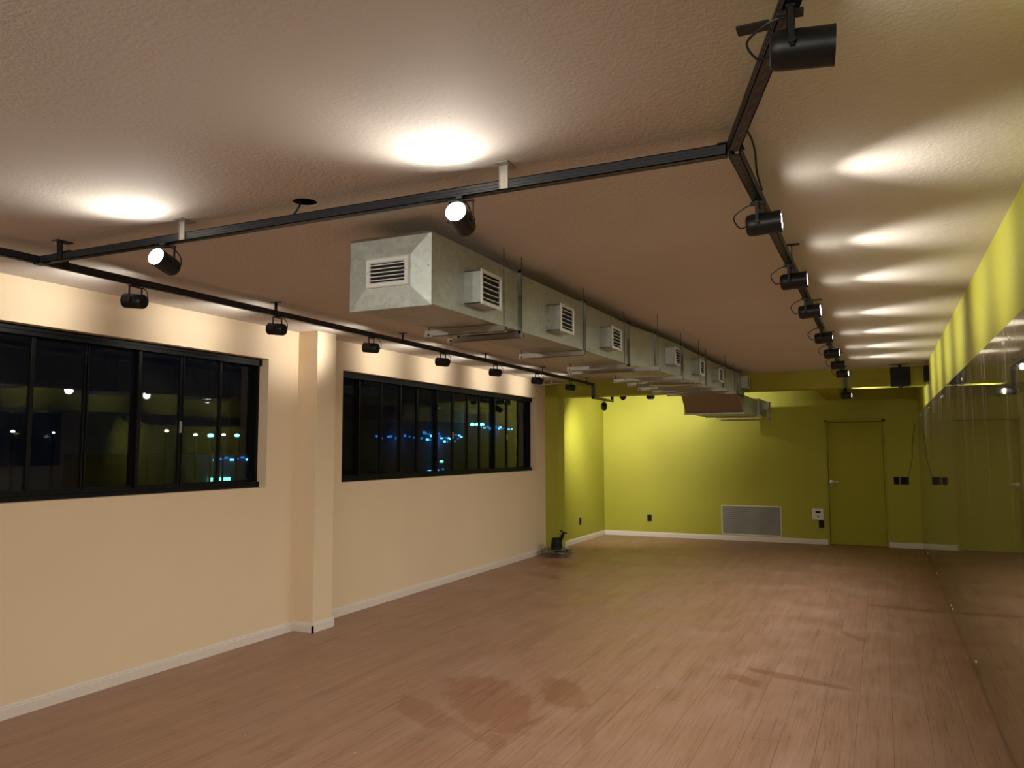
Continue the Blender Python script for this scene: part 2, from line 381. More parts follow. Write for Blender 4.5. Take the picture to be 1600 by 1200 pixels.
# left wall with its two window openings
W1 = (0.42, 5.235); W2 = (6.280, 11.10); T = 0.19
wl = MB()
ys = [YB, W1[0], W1[1], W2[0], W2[1], BY0]
wl.box((XL-T, YB, 0), (XL, BY0, WZ0)); wl.box((XL-T, YB, WZ1), (XL, BY0, ZC))
for a, b_ in ((YB, W1[0]), (W1[1], W2[0]), (W2[1], BY0)): wl.box((XL-T, a, WZ0), (XL, b_, WZ1))
struct('wall_left', wl, M_CREAM)
struct('wall_left_alcove', MB().box((XL-T, BY0, 0), (XL, YF, ZC)), M_GREEN)
struct('wall_left_pillar', MB().box((XL-0.02, PY0, 0), (XL+PD, PY1, ZC), 0.004), M_CREAM)
struct('wall_left_pier', MB().box((XL-0.02, BY0, 0), (XL+PD, BY0+0.265, ZC), 0.004), M_GREEN)
struct('wall_right', MB().box((XR, YB, 0), (XR+0.15, YF, ZC)), M_GREEN)
struct('wall_back', MB().box((XL-T, YB-0.15, 0), (XR+0.15, YB, ZC)), M_CREAM)
# far wall with the door opening
DX0, DX1, DZ = -0.868, 0.062, 2.095
wf = MB(); wf.box((XL-T, YF, 0), (DX0, YF+0.15, ZC)); wf.box((DX1, YF, 0), (XR+0.15, YF+0.15, ZC)); wf.box((DX0, YF, DZ), (DX1, YF+0.15, ZC))
struct('wall_far', wf, M_GREEN)
struct('trim_1', MB().box((XL, BY0, BZ), (XR, BY1, ZC+0.02), 0.003), M_GREEN)          # the beam across the room
struct('trim_2', MB().box((-0.81, BY1-0.01, BZ+0.005), (-0.545, YF, ZC+0.02), 0.003), M_GREEN)  # short beam from it to the far wall

# door
d = MB()
d.box((DX0, YF-0.012, 0), (DX0+0.035, YF+0.13, DZ)); d.box((DX1-0.035, YF-0.012, 0), (DX1, YF+0.13, DZ)); d.box((DX0, YF-0.012, DZ-0.035), (DX1, YF+0.13, DZ))
door_frame = struct('door_1', d, M_GREEN_DOOR)
leaf = MB().box((DX0+0.040, YF+0.034, 0.006), (DX1-0.040, YF+0.07, DZ-0.041), 0.002).build('door_leaf', M_GREEN_DOOR, door_frame)
h = MB(); h.cyl((-0.79, YF+0.034, 1.055), (-0.79, YF-0.04, 1.055), 0.011); h.cyl((-0.79, YF+0.034, 1.055), (-0.79, YF+0.026, 1.055), 0.026)
h.tube([(-0.795, YF-0.04, 1.055), (-0.75, YF-0.043, 1.056), (-0.665, YF-0.040, 1.053)], 0.012)
h.build('door_handle', M_SATIN, leaf, smooth=True)
MB().cyl((-0.79, YF+0.034, 0.985), (-0.79, YF+0.028, 0.985), 0.022).build('keyhole_plate', M_FLANGE, leaf)

# baseboards: profiled (flat board with a bead on top)
def board(name, p0, p1, nrm, h_=0.085, t=0.014):
    p0 = Vector(p0); p1 = Vector(p1); n_ = Vector(nrm)
    prof = [(0, 0), (t, 0), (t, h_*0.70), (t*0.72, h_*0.74), (t*0.72, h_*0.86), (t*0.45, h_*0.93), (t*0.40, h_), (0, h_)]
    mb = MB(); A = [mb.b.verts.new(p0+n_*a+Vector((0, 0, z))) for a, z in prof]; B = [mb.b.verts.new(p1+n_*a+Vector((0, 0, z))) for a, z in prof]
    k = len(prof)
    for i in range(k): mb.b.faces.new((A[i], A[(i+1) % k], B[(i+1) % k], B[i]))
    mb.b.faces.new(A[::-1]); mb.b.faces.new(B)
    return struct(name, mb, M_BASE)
board('baseboard_left', (XL, YB, 0), (XL, 2.63, 0), (1, 0, 0)); board('baseboard_left', (XL, 2.632, 0), (XL, PY0, 0), (1, 0, 0), t=0.015)
board('baseboard_left', (XL, PY1+0.004, 0), (XL, 6.72, 0), (1, 0, 0)); board('baseboard_left', (XL, 6.722, 0), (XL, BY0, 0), (1, 0, 0), t=0.0155)
board('baseboard_left', (XL+PD, PY0-0.014, 0), (XL+PD, PY1+0.02, 0), (1, 0, 0)); board('baseboard_left', (XL, PY0, 0), (XL+PD+0.014, PY0, 0), (0, -1, 0))
board('baseboard_left', (XL, BY0+0.265, 0), (XL, YF, 0), (1, 0, 0))
board('baseboard_far', (XL, YF, 0), (DX0-0.002, YF, 0), (0, -1, 0)); board('baseboard_far', (DX1+0.002, YF, 0), (XR-0.01, YF, 0), (0, -1, 0))
board('baseboard_back', (XL, YB, 0), (XR, YB, 0), (0, 1, 0))

# windows: outer frame, twelve sliding lights of black aluminium
def window(name, ya, yb):
    fx0, fx1 = -4.975, -4.925
    r = bpy.data.objects.new(name, None); C.objects.link(r); r.location = (-4.95, (ya+yb)/2, WZ0); r['kind'] = 'structure'
    off = Vector(r.location)
    def bx(mb, lo, hi, bev=0.0): mb.box(Vector(lo)-off, Vector(hi)-off, bev)
    f = MB()
    bx(f, (fx0-0.01, ya, WZ0), (fx1+0.045, yb, WZ0+0.035), 0.002); bx(f, (fx0-0.01, ya, WZ1-0.035), (fx1+0.045, yb, WZ1), 0.002)
    bx(f, (fx0-0.01, ya, WZ0), (fx1+0.02, ya+0.03, WZ1), 0.002); bx(f, (fx0-0.01, yb-0.03, WZ0), (fx1+0.02, yb, WZ1), 0.002)
    bx(f, (fx1+0.03, ya, WZ1-0.06), (fx1+0.045, yb, WZ1-0.03)); bx(f, (fx1+0.03, ya, WZ0+0.03), (fx1+0.045, yb, WZ0+0.048))
    f.build('window_frame', M_FRAME, r)
    n = 12; w = (yb-ya-0.06)/n
    for i in range(n):
        a = ya+0.03+i*w; b_ = a+w; front = (i % 4) in (1, 2)
        dx = 0.016 if front else -0.016; xa = -4.957+dx; st = 0.016 if i not in (2, 3, 5, 6, 9) else 0.022
        m = MB(); za, zb = WZ0+0.035, WZ1-0.035
        bx(m, (xa, a-0.006, za), (xa+0.026, a+st, zb), 0.0015); bx(m, (xa, b_-st, za), (xa+0.026, b_+0.006, zb), 0.0015)
        bx(m, (xa+0.002, a+st, za), (xa+0.024, b_-st, za+0.03), 0.0015); bx(m, (xa+0.002, a+st, zb-0.025), (xa+0.024, b_-st, zb), 0.0015)
        s_ = m.build('sash', M_FRAME, r)
        g = MB(); bx(g, (xa+0.010, a+st-0.002, za+0.028), (xa+0.014, b_-st+0.002, zb-0.023)); g.build('pane', M_GLASS, s_)
        if i in (5, 9):
            g = MB(); zc = 1.78
            bx(g, (xa+0.026, b_-st, zc-0.045), (xa+0.036, b_-st+0.018, zc+0.045), 0.003)
            bx(g, (xa+0.036, b_-st+0.004, zc-0.02), (xa+0.044, b_-st+0.013, zc+0.02), 0.002); g.build('sash_catch', M_STEEL, s_)
    return r
window('window_1', *W1); window('window_2', *W2)

# mirrors along the right wall
seams = [0.0, 4.36, 8.72, 13.08, YF-0.012]
mlab = {1: 'largest dusty mirror sheet at the near right edge, nearest the camera', 2: 'tall dusty mirror sheet that reflects the green door, second from the camera',
        3: 'narrow-looking mirror sheet between the door reflection and the far corner', 4: 'last thin sliver of mirror touching the far green wall'}
def mirror(i, a, b_, lab):
    r = thing('wall_mirror', (XR-0.004, (a+b_)/2, 0.0), lab, 'mirror', 'frameless mirror sheets on the right wall')
    off = Vector(r.location)
    MB().box(Vector((XR-0.010, a+0.0015, 0.010))-off, Vector((XR-0.004, b_-0.0015, 2.174))-off).build('mirror_glass', M_MIRROR, r)
    for y in (a+0.03, (a+b_)/2, b_-0.16) if b_-a > 2 else ((a+0.15),):
        for z in (0.10, 2.105):
            if y > 0.5:
                MB().lathe(Vector((XR-0.010, y, z))-off, (-1, 0, 0), [(-0.006, 0.011), (0.003, 0.011), (0.006, 0.007), (0.007, 0.0)], 16).build('screw_cap', M_SATIN, r, smooth=True)
for i in range(4):
    mirror(i, seams[i], seams[i+1], mlab[i+1])

# ================================================================== LIGHTING TRACKS
def strut(name, p0, p1, label, w=0.038, holes='auto'):
    """perforated steel channel: U profile open upwards with slots along the underside and ribs on the flanks"""
    p0 = Vector(p0); p1 = Vector(p1); L = (p1-p0).length; d_ = (p1-p0).normalized()
    r = thing(name, p0, label, 'lighting track')
    q_ = Matrix((d_, Vector((-d_.y, d_.x, 0)).normalized() if abs(d_.z) < 0.9 else Vector((0, 1, 0)), Vector((0, 0, 1)) if abs(d_.z) < 0.9 else Vector((1, 0, 0)))).transposed()
    mb = MB(); hw = w/2; t = 0.003
    def bx(m, lo, hi, bev=0.0): m.box(lo, hi, bev)
    bx(mb, (0, -hw, -hw), (L, -hw+t, hw)); bx(mb, (0, hw-t, -hw), (L, hw, hw)); bx(mb, (0, -hw, -hw), (L, hw, -hw+t))
    bx(mb, (0, -hw, hw-t), (L, -hw+0.010, hw)); bx(mb, (0, hw-0.010, hw-t), (L, hw, hw))
    for z in (-0.006, 0.007):
        bx(mb, (0, -hw-0.0018, z-0.0022), (L, -hw, z+0.0022)); bx(mb, (0, hw, z-0.0022), (L, hw+0.0018, z+0.0022))
    for v in mb.b.verts: v.co = q_ @ v.co
    mb.build('channel', M_TRACK, r)
    sl = MB(); sl.box((0.0, -0.0045, -hw-0.0008), (L, 0.0045, -hw+0.001))
    for v in sl.b.verts: v.co = q_ @ v.co
    sl.build('perforated_strip', M_SLOTS, r)
    return r
KX, KY = -0.147, 1.777
kd = (Vector((KX, KY, 0))-Vector((TXR, TY-0.02, 0))).normalized()
t_left = strut('lighting_track', (TXL, -2.4, TZ), (TXL, 11.26, TZ), 'long black lighting track along the window wall')
t_cross = strut('lighting_track', (TXL+0.024, TY, TZ), (TXR-0.024, TY, TZ), 'black lighting track crossing the ceiling between the two long ones')
t_right = strut('lighting_track', (TXR, TY, TZ), (TXR, 11.22, TZ), 'long black lighting track parallel to the mirror wall')
t_near = strut('lighting_track', Vector((TXR, TY-0.02, TZ))+kd*0.02, Vector((TXR, TY-0.02, TZ))+kd*2.2, 'short slanting black track above the camera at the top edge')
def add_box_part(parent, name, lo, hi, mat, bev=0.0):
    off = Vector(parent.location); return MB().box(Vector(lo)-off, Vector(hi)-off, bev).build(name, mat, parent)
def add_tube_part(parent, name, pts, r, mat, seg=8):
    off = Vector(parent.location); return MB().tube([Vector(p)-off for p in pts], r, seg).build(name, mat, parent, smooth=True)
# corner plates
add_box_part(t_cross, 'corner_plate', (TXR-0.05, TY-0.026, TZ+0.019), (TXR+0.026, TY+0.07, TZ+0.023), M_BLACK)
add_box_part(t_cross, 'corner_plate', (TXL-0.018, TY-0.03, TZ-0.024), (TXL+0.05, TY+0.018, TZ-0.020), M_BLACK)
# drops below the beam at the far ends, then on behind it
def boxpath(parent, name, pts, w, mat):
    for a, b_ in zip(pts, pts[1:]):
        a = Vector(a); b_ = Vector(b_); lo = Vector(map(min, a, b_))-Vector((w, w, w)); hi = Vector(map(max, a, b_))+Vector((w, w, w))
        yield lo, hi
def drop(name, label, pts):
    off = Vector(pts[0]); mb = MB()
    for lo, hi in boxpath(None, '', pts, 0.019, None): mb.box(lo-off, hi-off, 0.002)
    tag(mb.build(name, M_TRACK, loc=off), label, 'lighting track')
drop('dropped_track', 'bent black track piece going down under the beam at the left', [(TXL, 11.28, TZ), (TXL, 11.40, TZ), (TXL, 11.40, 2.395), (TXL, 12.35, 2.395), (TXL, 12.35, 2.52)])
drop('dropped_track', 'bent black track piece going down under the beam at the right', [(TXR, 11.24, TZ), (TXR, 11.40, TZ), (TXR, 11.40, 2.40), (TXR, 11.95, 2.40)])
t_far = strut('lighting_track', (TXL+0.02, 12.35, 2.52), (-1.9, 12.35, 2.52), 'short black track hidden behind the green beam, facing the far wall')
off = Vector(t_far.location)
for x in (-3.6, -2.3): MB().box(Vector((x-0.012, 12.35-0.003, 2.539))-off, Vector((x+0.012, 12.35+0.003, ZC))-off).build('ceiling_strap', M_STEEL, t_far)

# hangers from the ceiling: foot plate and a bent strap (zinc on the cross track, black on the long ones)
def hanger(track, x, y, mat, along='x', side=1):
    m = MB(); o = Vector(track.location)
    if along == 'x':
        m.box(Vector((x-0.022, y-0.055, ZC-0.005))-o, Vector((x+0.03, y+0.03, ZC))-o)
        m.box(Vector((x-0.019, y-0.0235, TZ-0.017))-o, Vector((x+0.019, y-0.0205, ZC-0.002))-o)
        for k in range(5): m.box(Vector((x-0.003, y-0.0245, TZ-0.008+k*0.017))-o, Vector((x+0.003, y-0.0230, TZ+0.001+k*0.017))-o)
        m.box(Vector((x-0.017, y-0.0265, TZ-0.017))-o, Vector((x-0.015, y-0.0235, ZC-0.004))-o); m.box(Vector((x+0.015, y-0.0265, TZ-0.017))-o, Vector((x+0.017, y-0.0235, ZC-0.004))-o)
    else:
        xs = x+side*0.0205
        m.box(Vector((x-0.02, y-0.014, ZC-0.005))-o, Vector((x+0.06, y+0.014, ZC))-o)
        m.box(Vector((xs-0.0015, y-0.014, TZ-0.017))-o, Vector((xs+0.0015, y+0.014, ZC-0.002))-o)
    return m.build('ceiling_hanger', mat, track)
for x in (-2.93, -1.255): hanger(t_cross, x, TY, M_STEEL)
hanger(t_cross, -3.80, TY, M_BLACK)
for y in (1.1, 2.75, 4.38, 6.06, 7.73, 9.37, 11.05): hanger(t_left, TXL, y, M_BLACK, 'y')
for y in (4.30, 6.0, 7.7, 9.4, 11.05): hanger(t_right, TXR, y, M_BLACK, 'y', 1)
o_ = Vector(t_near.location); p_ = Vector((KX-0.02, KY, 0))
MB().box(Vector((-0.275, 1.83, TZ-0.01))-o_, Vector((-0.20, 1.87, TZ-0.004))-o_).build('ceiling_hanger', M_BLACK, t_near)
# loose feed cable looping round the right junction
add_tube_part(t_right, 'feed_cable', spline([(TXR+0.02, 2.55, 2.64), (TXR+0.045, 2.62, 2.655), (TXR+0.05, 2.75, 2.64), (TXR+0.03, 2.95, 2.625), (TXR+0.022, 3.15, 2.62)]), 0.004, M_BLACK)

# ceiling cable from the round opening into the cross track
cc = MB().tube(spline([(hx-0.02, hy+0.01, ZC+0.08), (hx-0.022, hy, ZC+0.01), (hx-0.025, hy-0.01, ZC-0.02), (hx-0.05, TY, TZ+0.025)]), 0.005).build('power_cable', M_BLACK, smooth=True)
tag(cc, 'short black cable dropping from the round ceiling hole to the cross track', 'cable')

# ------------------------------------------------------------------ spotlights
# template aims along local +X; origin where the yoke meets the track underside
def make_spot(tilt, drop_, key, power, cone=104, blend=0.75, loc=(0, 0, 0), rz=0.0, label='', group=None, bounce_fill=0.0, lift=0.0, fwd_=0.0):
    r = thing('track_spotlight', loc, label, 'spotlight', group, rz)
    piv = Vector((fwd_, 0, -drop_)); R_ = Matrix.Rotation(-tilt, 4, 'Y')
    k = meshes.get((drop_,))
    ad = MB().box((-0.028, -0.013, -0.010), (0.028, 0.013, 0.0), 0.002).box((-0.010, -0.052, -0.014), (0.010, 0.052, -0.009), 0.001).build('adapter', M_BLACK, r)
    for s_ in (-1, 1):
        m = MB(); m.box((-0.006, s_*0.049-0.0015, -drop_-0.012), (0.006, s_*0.049+0.0015, -0.010), 0.001)
        m.cyl((0, s_*0.042, -drop_), (0, s_*0.055, -drop_), 0.009, seg=16); m.build('yoke_arm', M_BLACK, r)
    body = MB().lathe((0, 0, 0), (1, 0, 0), [(-0.069, 0.0), (-0.0685, 0.028), (-0.065, 0.037), (-0.057, 0.042), (-0.042, 0.0435), (0.055, 0.0435), (0.068, 0.0445), (0.068, 0.0415), (0.061, 0.040), (0.061, 0.0)], 36).build('lamp_body', M_BLACK, r, smooth=True)
    body.location = piv; body.rotation_euler = (0, -tilt, 0)
    lens = MB().lathe((0, 0, 0), (1, 0, 0), [(0.0615, 0.0), (0.0615, 0.038), (0.0655, 0.035), (0.0675, 0.022), (0.0685, 0.0)], 32).build('lamp_lens', M_LENS, r, smooth=True)
    lens.location = piv; lens.rotation_euler = (0, -tilt, 0)
    cb_ = MB().tube(spline([(-0.012, 0.0, -0.008), (-0.05, 0.01, -0.014), (-0.095, 0.012, -drop_*0.55), (-0.094+fwd_, 0.006, -drop_-0.006), (-0.066+fwd_, 0.0, -drop_-0.004)], 6), 0.0028, 6).build('cable', M_BLACK, r, smooth=True)
    ld = bpy.data.lights.new('spot_beam', 'SPOT'); ld.energy = power; ld.color = LAMP_COL; ld.spot_size = math.radians(cone); ld.spot_blend = blend; ld.shadow_soft_size = 0.03
    lo_ = bpy.data.objects.new('spot_beam', ld); C.objects.link(lo_); lo_.parent = r
    dirv = Matrix.Rotation(-(tilt+lift), 4, 'Y') @ Vector((1, 0, 0)); lo_.location = piv + (R_ @ Vector((1, 0, 0)))*0.076
    lo_.rotation_euler = dirv.to_track_quat('-Z', 'Y').to_euler()
    if bounce_fill:      # added light with no fixture, standing in for the beam the mirror throws back
        ls = bpy.data.lights.new('mirror_bounce_fill', 'SPOT'); ls.energy = bounce_fill; ls.color = LAMP_COL; ls.spot_size = math.radians(130); ls.spot_blend = 1.0; ls.shadow_soft_size = 0.05
        l2 = bpy.data.objects.new('mirror_bounce_fill', ls); C.objects.link(l2); l2.parent = r; l2.location = piv + Vector((-0.01, 0, -0.11))
        l2.rotation_euler = Vector((-math.cos(TL(55)), 0, -math.sin(TL(55)))).to_track_quat('-Z', 'Y').to_euler()
    return r
meshes = {}
Z0 = TZ-0.019
TL = math.radians
# left track: facing the window wall
yl = [3.207, 4.42, 5.597, 6.83, 8.03, 9.24, 10.44]
lab_l = ['black spotlight hanging nearest the camera on the window-wall track, above the first window',
         'black spotlight before the cream pillar, second on the window-wall track',
         'black spotlight just past the cream pillar, above the left end of the farther window',
         'black spotlight above the middle of the farther window, fourth on the window-wall track',
         'black spotlight fifth on the window-wall track, left of the duct hangers',
         'black spotlight above the right end of the farther window',
         'black spotlight in front of the green pier, last before the track drops']
GL = 'spotlights on the window-wall track'
s0 = make_spot(TL(7), 0.096, 'l', P_LEFT, cone=92, blend=1.0, loc=(TXL, yl[0], Z0), rz=PI+TL(8), label=lab_l[0], group=GL)
for i in range(1, 7):
    c = copy_tree(s0); c.location = (TXL, yl[i], Z0); c.rotation_euler[2] = PI+TL([0, 4, 10, -3, 2, -4, 3][i]); c['label'] = lab_l[i]
for y in (-1.6, -0.4, 0.8, 2.0):      # outside the frame, they light the near part of the wall
    c = copy_tree(s0); c.location = (TXL, y, Z0); c.rotation_euler[2] = PI; c['label'] = 'black spotlight on the window-wall track beyond the left edge of the picture'
e = make_spot(TL(-28), 0.085, 'le', 230.0, cone=120, blend=1.0, loc=(TXL, 11.93, 2.376), rz=PI-TL(72), label='tilted black spotlight under the beam at the left, aimed into the green corner')
# right track: facing the mirror wall
yr = [3.174, 4.35, 5.37, 6.72, 7.86, 8.97, 10.05]
lab_r = ['black spotlight with lit lens past the track junction, nearest on the mirror-side track',
         'black spotlight with lit lens, second on the mirror-side track',
         'black spotlight with lit lens, third on the mirror-side track',
         'black spotlight with lit lens, fourth on the mirror-side track',
         'black spotlight, fifth on the mirror-side track',
         'black spotlight, sixth on the mirror-side track',
         'black spotlight, last on the mirror-side track before the beam']
GR = 'spotlights on the mirror-side track'
s1 = make_spot(TL(3), 0.090, 'r', P_RIGHT, fwd_=0.022, lift=TL(2), cone=86, blend=1.0, bounce_fill=P_BOUNCE_FILL, loc=(TXR, yr[0], Z0), rz=TL(2), label=lab_r[0], group=GR)
for i in range(1, 7):
    c = copy_tree(s1); c.location = (TXR, yr[i], Z0); c.rotation_euler[2] = TL([0, 1, -2, 2, 0, 3, -1][i]); c['label'] = lab_r[i]
c = make_spot(TL(2), 0.050, 're', P_RIGHT, lift=TL(4), cone=110, blend=1.0, loc=(TXR, 11.66, 2.381), label='black spotlight at the far end of the mirror-side track, under the beam', group=GR, bounce_fill=40.0)
kq = Vector((TXR, TY-0.02, TZ))
c = copy_tree(s1); c.location = kq+kd*0.86+Vector((0, 0, -0.019)); c.rotation_euler[2] = TL(6); c['label'] = 'big black spotlight seen close up at the top edge of the picture'; c.location.z = Z0-0.006
for ch in c.children:
    if ch.name.startswith('lamp_'): ch.rotation_euler[1] += TL(6)
c = copy_tree(s1); c.location = kq+kd*2.0+Vector((0, 0, -0.019)); c.rotation_euler[2] = TL(-4); c['label'] = 'black spotlight on the slanting track above the camera'
# cross track: facing the camera end of the room
s2 = make_spot(TL(13), 0.088, 'c', P_CROSS, cone=150, blend=1.0, loc=(-3.06, TY, Z0), rz=-PI/2+TL(10), label='black spotlight with glaring lens on the cross track, nearer the windows', group='spotlights on the cross track')
c = copy_tree(s2); c.location = (-1.45, TY, Z0); c['label'] = 'black spotlight with glaring lens on the cross track, above the duct front'
# a second cross track behind the camera, its spotlights facing down the room
t_back = strut('lighting_track', (TXL+0.024, -1.3, TZ), (XR-0.2, -1.3, TZ), 'black lighting track crossing the ceiling behind the camera')
for x in (-3.4, -1.8, -0.3): hanger(t_back, x, -1.3, M_STEEL)
s4 = make_spot(TL(-8), 0.088, 'b', P_BACK, cone=96, blend=1.0, loc=(-3.3, -1.3, Z0), rz=PI/2+TL(4), label='black spotlight behind the camera facing down the room', group='spotlights behind the camera')
for x, a in ((-2.4, 0), (-1.5, 4), (-0.5, 10)):
    c = copy_tree(s4); c.location = (x, -1.3, Z0); c.rotation_euler[2] = PI/2+TL(a)
# behind the beam: facing the far wall
s3 = make_spot(TL(3), 0.052, 'f', P_FAR, cone=84, blend=1.0, loc=(-3.80, 12.35, 2.501), rz=PI/2+TL(15), label='black spotlight peeping below the green beam at the left', group='spotlights behind the green beam')
c = copy_tree(s3); c.location = (-3.345, 12.35, 2.501); c.rotation_euler[2] = PI/2-TL(12); c['label'] = 'tilted black spotlight peeping below the green beam, beside the duct'
c = copy_tree(s3); c.location = (-2.42, 12.35, 2.501); c.rotation_euler[2] = PI/2; c['label'] = 'black spotlight hidden behind the duct, lighting the far wall'

# ================================================================== DUCT
duct = thing('air_duct', (-2.0, 3.02, 2.26), 'long galvanized sheet metal air duct hung under the ceiling', 'duct')
do = Vector(duct.location)
# stations: y, x_left, x_right, z_bottom, z_top
ST = [(3.02, -2.255, -1.825, 2.262, 2.600), (3.985, -2.205, -1.832, 2.270, 2.600), (5.0, -2.185, -1.812, 2.276, 2.600), (6.0, -2.20, -1.802, 2.276, 2.598),
      (6.72, -2.235, -1.776, 2.300, 2.612), (7.62, -2.27, -1.745, 2.302, 2.612), (8.72, -2.33, -1.740, 2.306, 2.610), (9.72, -2.38, -1.730, 2.325, 2.612), (10.60, -2.44, -1.700, 2.338, 2.620), (11.22, -2.46, -1.70, 2.338, 2.620)]
def section(a, b_, gap=0.002):
    ya, xla, xra, za, ta = a; yb, xlb, xrb, zb, tb = b_; ya += gap; yb -= gap
    m = MB(); V = lambda x, y, z: m.b.verts.new(Vector((x, y, z))-do)
    A = [V(xla, ya, za), V(xra, ya, za), V(xra, ya, ta), V(xla, ya, ta)]; B = [V(xlb, yb, zb), V(xrb, yb, zb), V(xrb, yb, tb), V(xlb, yb, tb)]
    nrm = [(0, 0, -1), (1, 0, 0), (0, 0, 1), (-1, 0, 0)]
    for i in range(4):          # each face cross-broken: a shallow pyramid
        j = (i+1) % 4; c_ = m.b.verts.new((A[i].co+A[j].co+B[i].co+B[j].co)/4 + Vector(nrm[i])*(0.006 if i != 2 else 0))
        for p, q2 in ((A[i], A[j]), (A[j], B[j]), (B[j], B[i]), (B[i], A[i])): m.b.faces.new((p, q2, c_))
    m.b.faces.new(A); m.b.faces.new(B[::-1])
    return m.build('duct_section', M_GALV, duct)
for a, b_ in zip(ST, ST[1:]): section(a, b_)
def flange(s_, w=0.016, t=0.022):
    y, xl, xr, z, tz = s_; m = MB()
    for lo, hi in [((xl-w, y-t/2, z-w), (xr+w, y+t/2, z)), ((xl-w, y-t/2, tz), (xr+w, y+t/2, min(tz+w, ZC-0.004))), ((xr, y-t/2, z-w), (xr+w, y+t/2, tz+w)), ((xl-w, y-t/2, z-w), (xl, y+t/2, tz+w))]:
        m.box(Vector(lo)-do, Vector(hi)-do)
    m.box(Vector((xr+w, y-t/2+0.003, z-w))-do, Vector((xr+w+0.004, y-t/2+0.007, tz))-do)
    return m.build('flange', M_FLANGE, duct)
for s_ in ST[1:-1]: flange(s_)
# front end plate with folded mitred border and louvre grille
m = MB(); y = 3.02
def V3(x, y_, z): return m.b.verts.new(Vector((x, y_, z))-do)
o4 = [V3(-2.275, y-0.004, 2.256), V3(-1.822, y-0.004, 2.256), V3(-1.822, y-0.004, 2.603), V3(-2.275, y-0.004, 2.603)]
i4 = [V3(-2.175, y-0.018, 2.352), V3(-1.925, y-0.018, 2.352), V3(-1.925, y-0.018, 2.500), V3(-2.175, y-0.018, 2.500)]
b4 = [V3(-2.275, y, 2.256), V3(-1.822, y, 2.256), V3(-1.822, y, 2.603), V3(-2.275, y, 2.603)]
for i in range(4):
    j = (i+1) % 4; m.b.faces.new((o4[i], o4[j], i4[j], i4[i])); m.b.faces.new((o4[i], b4[i], b4[j], o4[j]))
m.b.faces.new(i4); m.b.faces.new(b4)
for px_, pz in ((-2.05, 2.276), (-2.262, 2.42), (-1.84, 2.44), (-2.05, 2.588)): m.cyl(Vector((px_, y-0.002, pz))-do, Vector((px_, y-0.010, pz))-do, 0.004, seg=10)
m.build('end_plate', M_GALV, duct)
def grille_front():
    m = MB(); cx0, cx1, cz0, cz1 = -2.168, -1.932, 2.356, 2.494; f = 0.024; y_ = y-0.018
    ring_frame(m, 'xz', cx0, cx1, cz0, cz1, f, y_, y_-0.012, do)
    g = m.build('front_grille', M_VENTW, duct)
    MB().box(Vector((cx0+f, y_-0.003, cz0+f))-do, Vector((cx1-f, y_-0.0005, cz1-f))-do).build('grille_opening', M_DARK, g)
    sl = MB(); n = 5
    for k in range(n):
        z = cz0+f+(k+0.5)*(cz1-cz0-2*f)/n; sl.box(Vector((cx0+f-0.003, y_-0.011, z-0.0022))-do, Vector((cx1-f+0.003, y_-0.003, z+0.0022))-do)
    sl.build('louvres', M_VENTW, g)
    for x in (cx0+0.012, cx1-0.012): MB().cyl(Vector((x, y_-0.014, 2.425))-do, Vector((x, y_-0.010, 2.425))-do, 0.004, seg=12).build('grille_screw', M_STEEL, g)
grille_front()
def side_vent(y0, xd, z0, z1, ln=0.215, pr=0.09):
    x0 = xd-0.01; x1 = xd+pr
    m = MB(); t = 0.004
    m.box(Vector((x0, y0, z0))-do, Vector((x1, y0+t, z1))-do); m.box(Vector((x0, y0+ln-t, z0))-do, Vector((x1, y0+ln, z1))-do)
    m.box(Vector((x0, y0, z0))-do, Vector((x1, y0+ln, z0+t))-do); m.box(Vector((x0, y0, z1-t))-do, Vector((x1, y0+ln, z1))-do)
    b_ = m.build('vent_box', M_GALV, duct)
    f = 0.020; g = MB(); ya, yb = y0-0.006, y0+ln+0.006; za, zb = z0-0.006, z1+0.006
    ring_frame(g, 'yz', ya, yb, za, zb, f, x1, x1+0.008, do)
    g.build('vent_frame', M_VENTW, b_)
    MB().box(Vector((x1-0.012, y0+t, z0+t))-do, Vector((x1-0.010, y0+ln-t, z1-t))-do).build('vent_opening', M_DARK, b_)
    s_ = MB()
    for k in range(5):
        z = z0+0.016+(k+0.5)*(z1-z0-0.032)/5; s_.box(Vector((x1-0.008, y0+0.005, z-0.002))-do, Vector((x1+0.004, y0+ln-0.005, z+0.002))-do)
    s_.build('louvres', M_VENTW, b_)
for y0, xd, z0, z1 in [(3.33, -1.822, 2.312, 2.474), (4.37, -1.820, 2.322, 2.480), (5.33, -1.806, 2.328, 2.480), (7.04, -1.760, 2.375, 2.527),
                       (8.04, -1.742, 2.370, 2.522), (9.06, -1.735, 2.378, 2.522), (10.88, -1.70, 2.43, 2.585)]: side_vent(y0, xd, z0, z1)
# lowered part passing under the beam
m = MB()
V = lambda x, y_, z: m.b.verts.new(Vector((x, y_, z))-do)
a_ = [V(-2.44, 10.60, 2.335), V(-1.70, 10.60, 2.335), V(-1.70, 11.22, 2.335), V(-2.44, 11.22, 2.335)]
b_ = [V(-2.54, 11.30, 2.118), V(-1.735, 11.30, 2.118), V(-1.735, 11.36, 2.335), V(-2.54, 11.36, 2.335)]
m.b.faces.new((a_[0], a_[1], b_[1], b_[0])); m.b.faces.new((a_[1], a_[2], b_[2], b_[1])); m.b.faces.new((a_[2], a_[3], b_[3], b_[2])); m.b.faces.new((a_[3], a_[0], b_[0], b_[3]))
m.b.faces.new((b_[0], b_[1], b_[2], b_[3])); m.b.faces.new(a_)
m.build('sloping_transition', simple('sheet_metal_floor_reflection', (0.30, 0.22, 0.17), 0.5, 0.4), duct)  # brown colour stands in for the wooden floor reflected in the metal
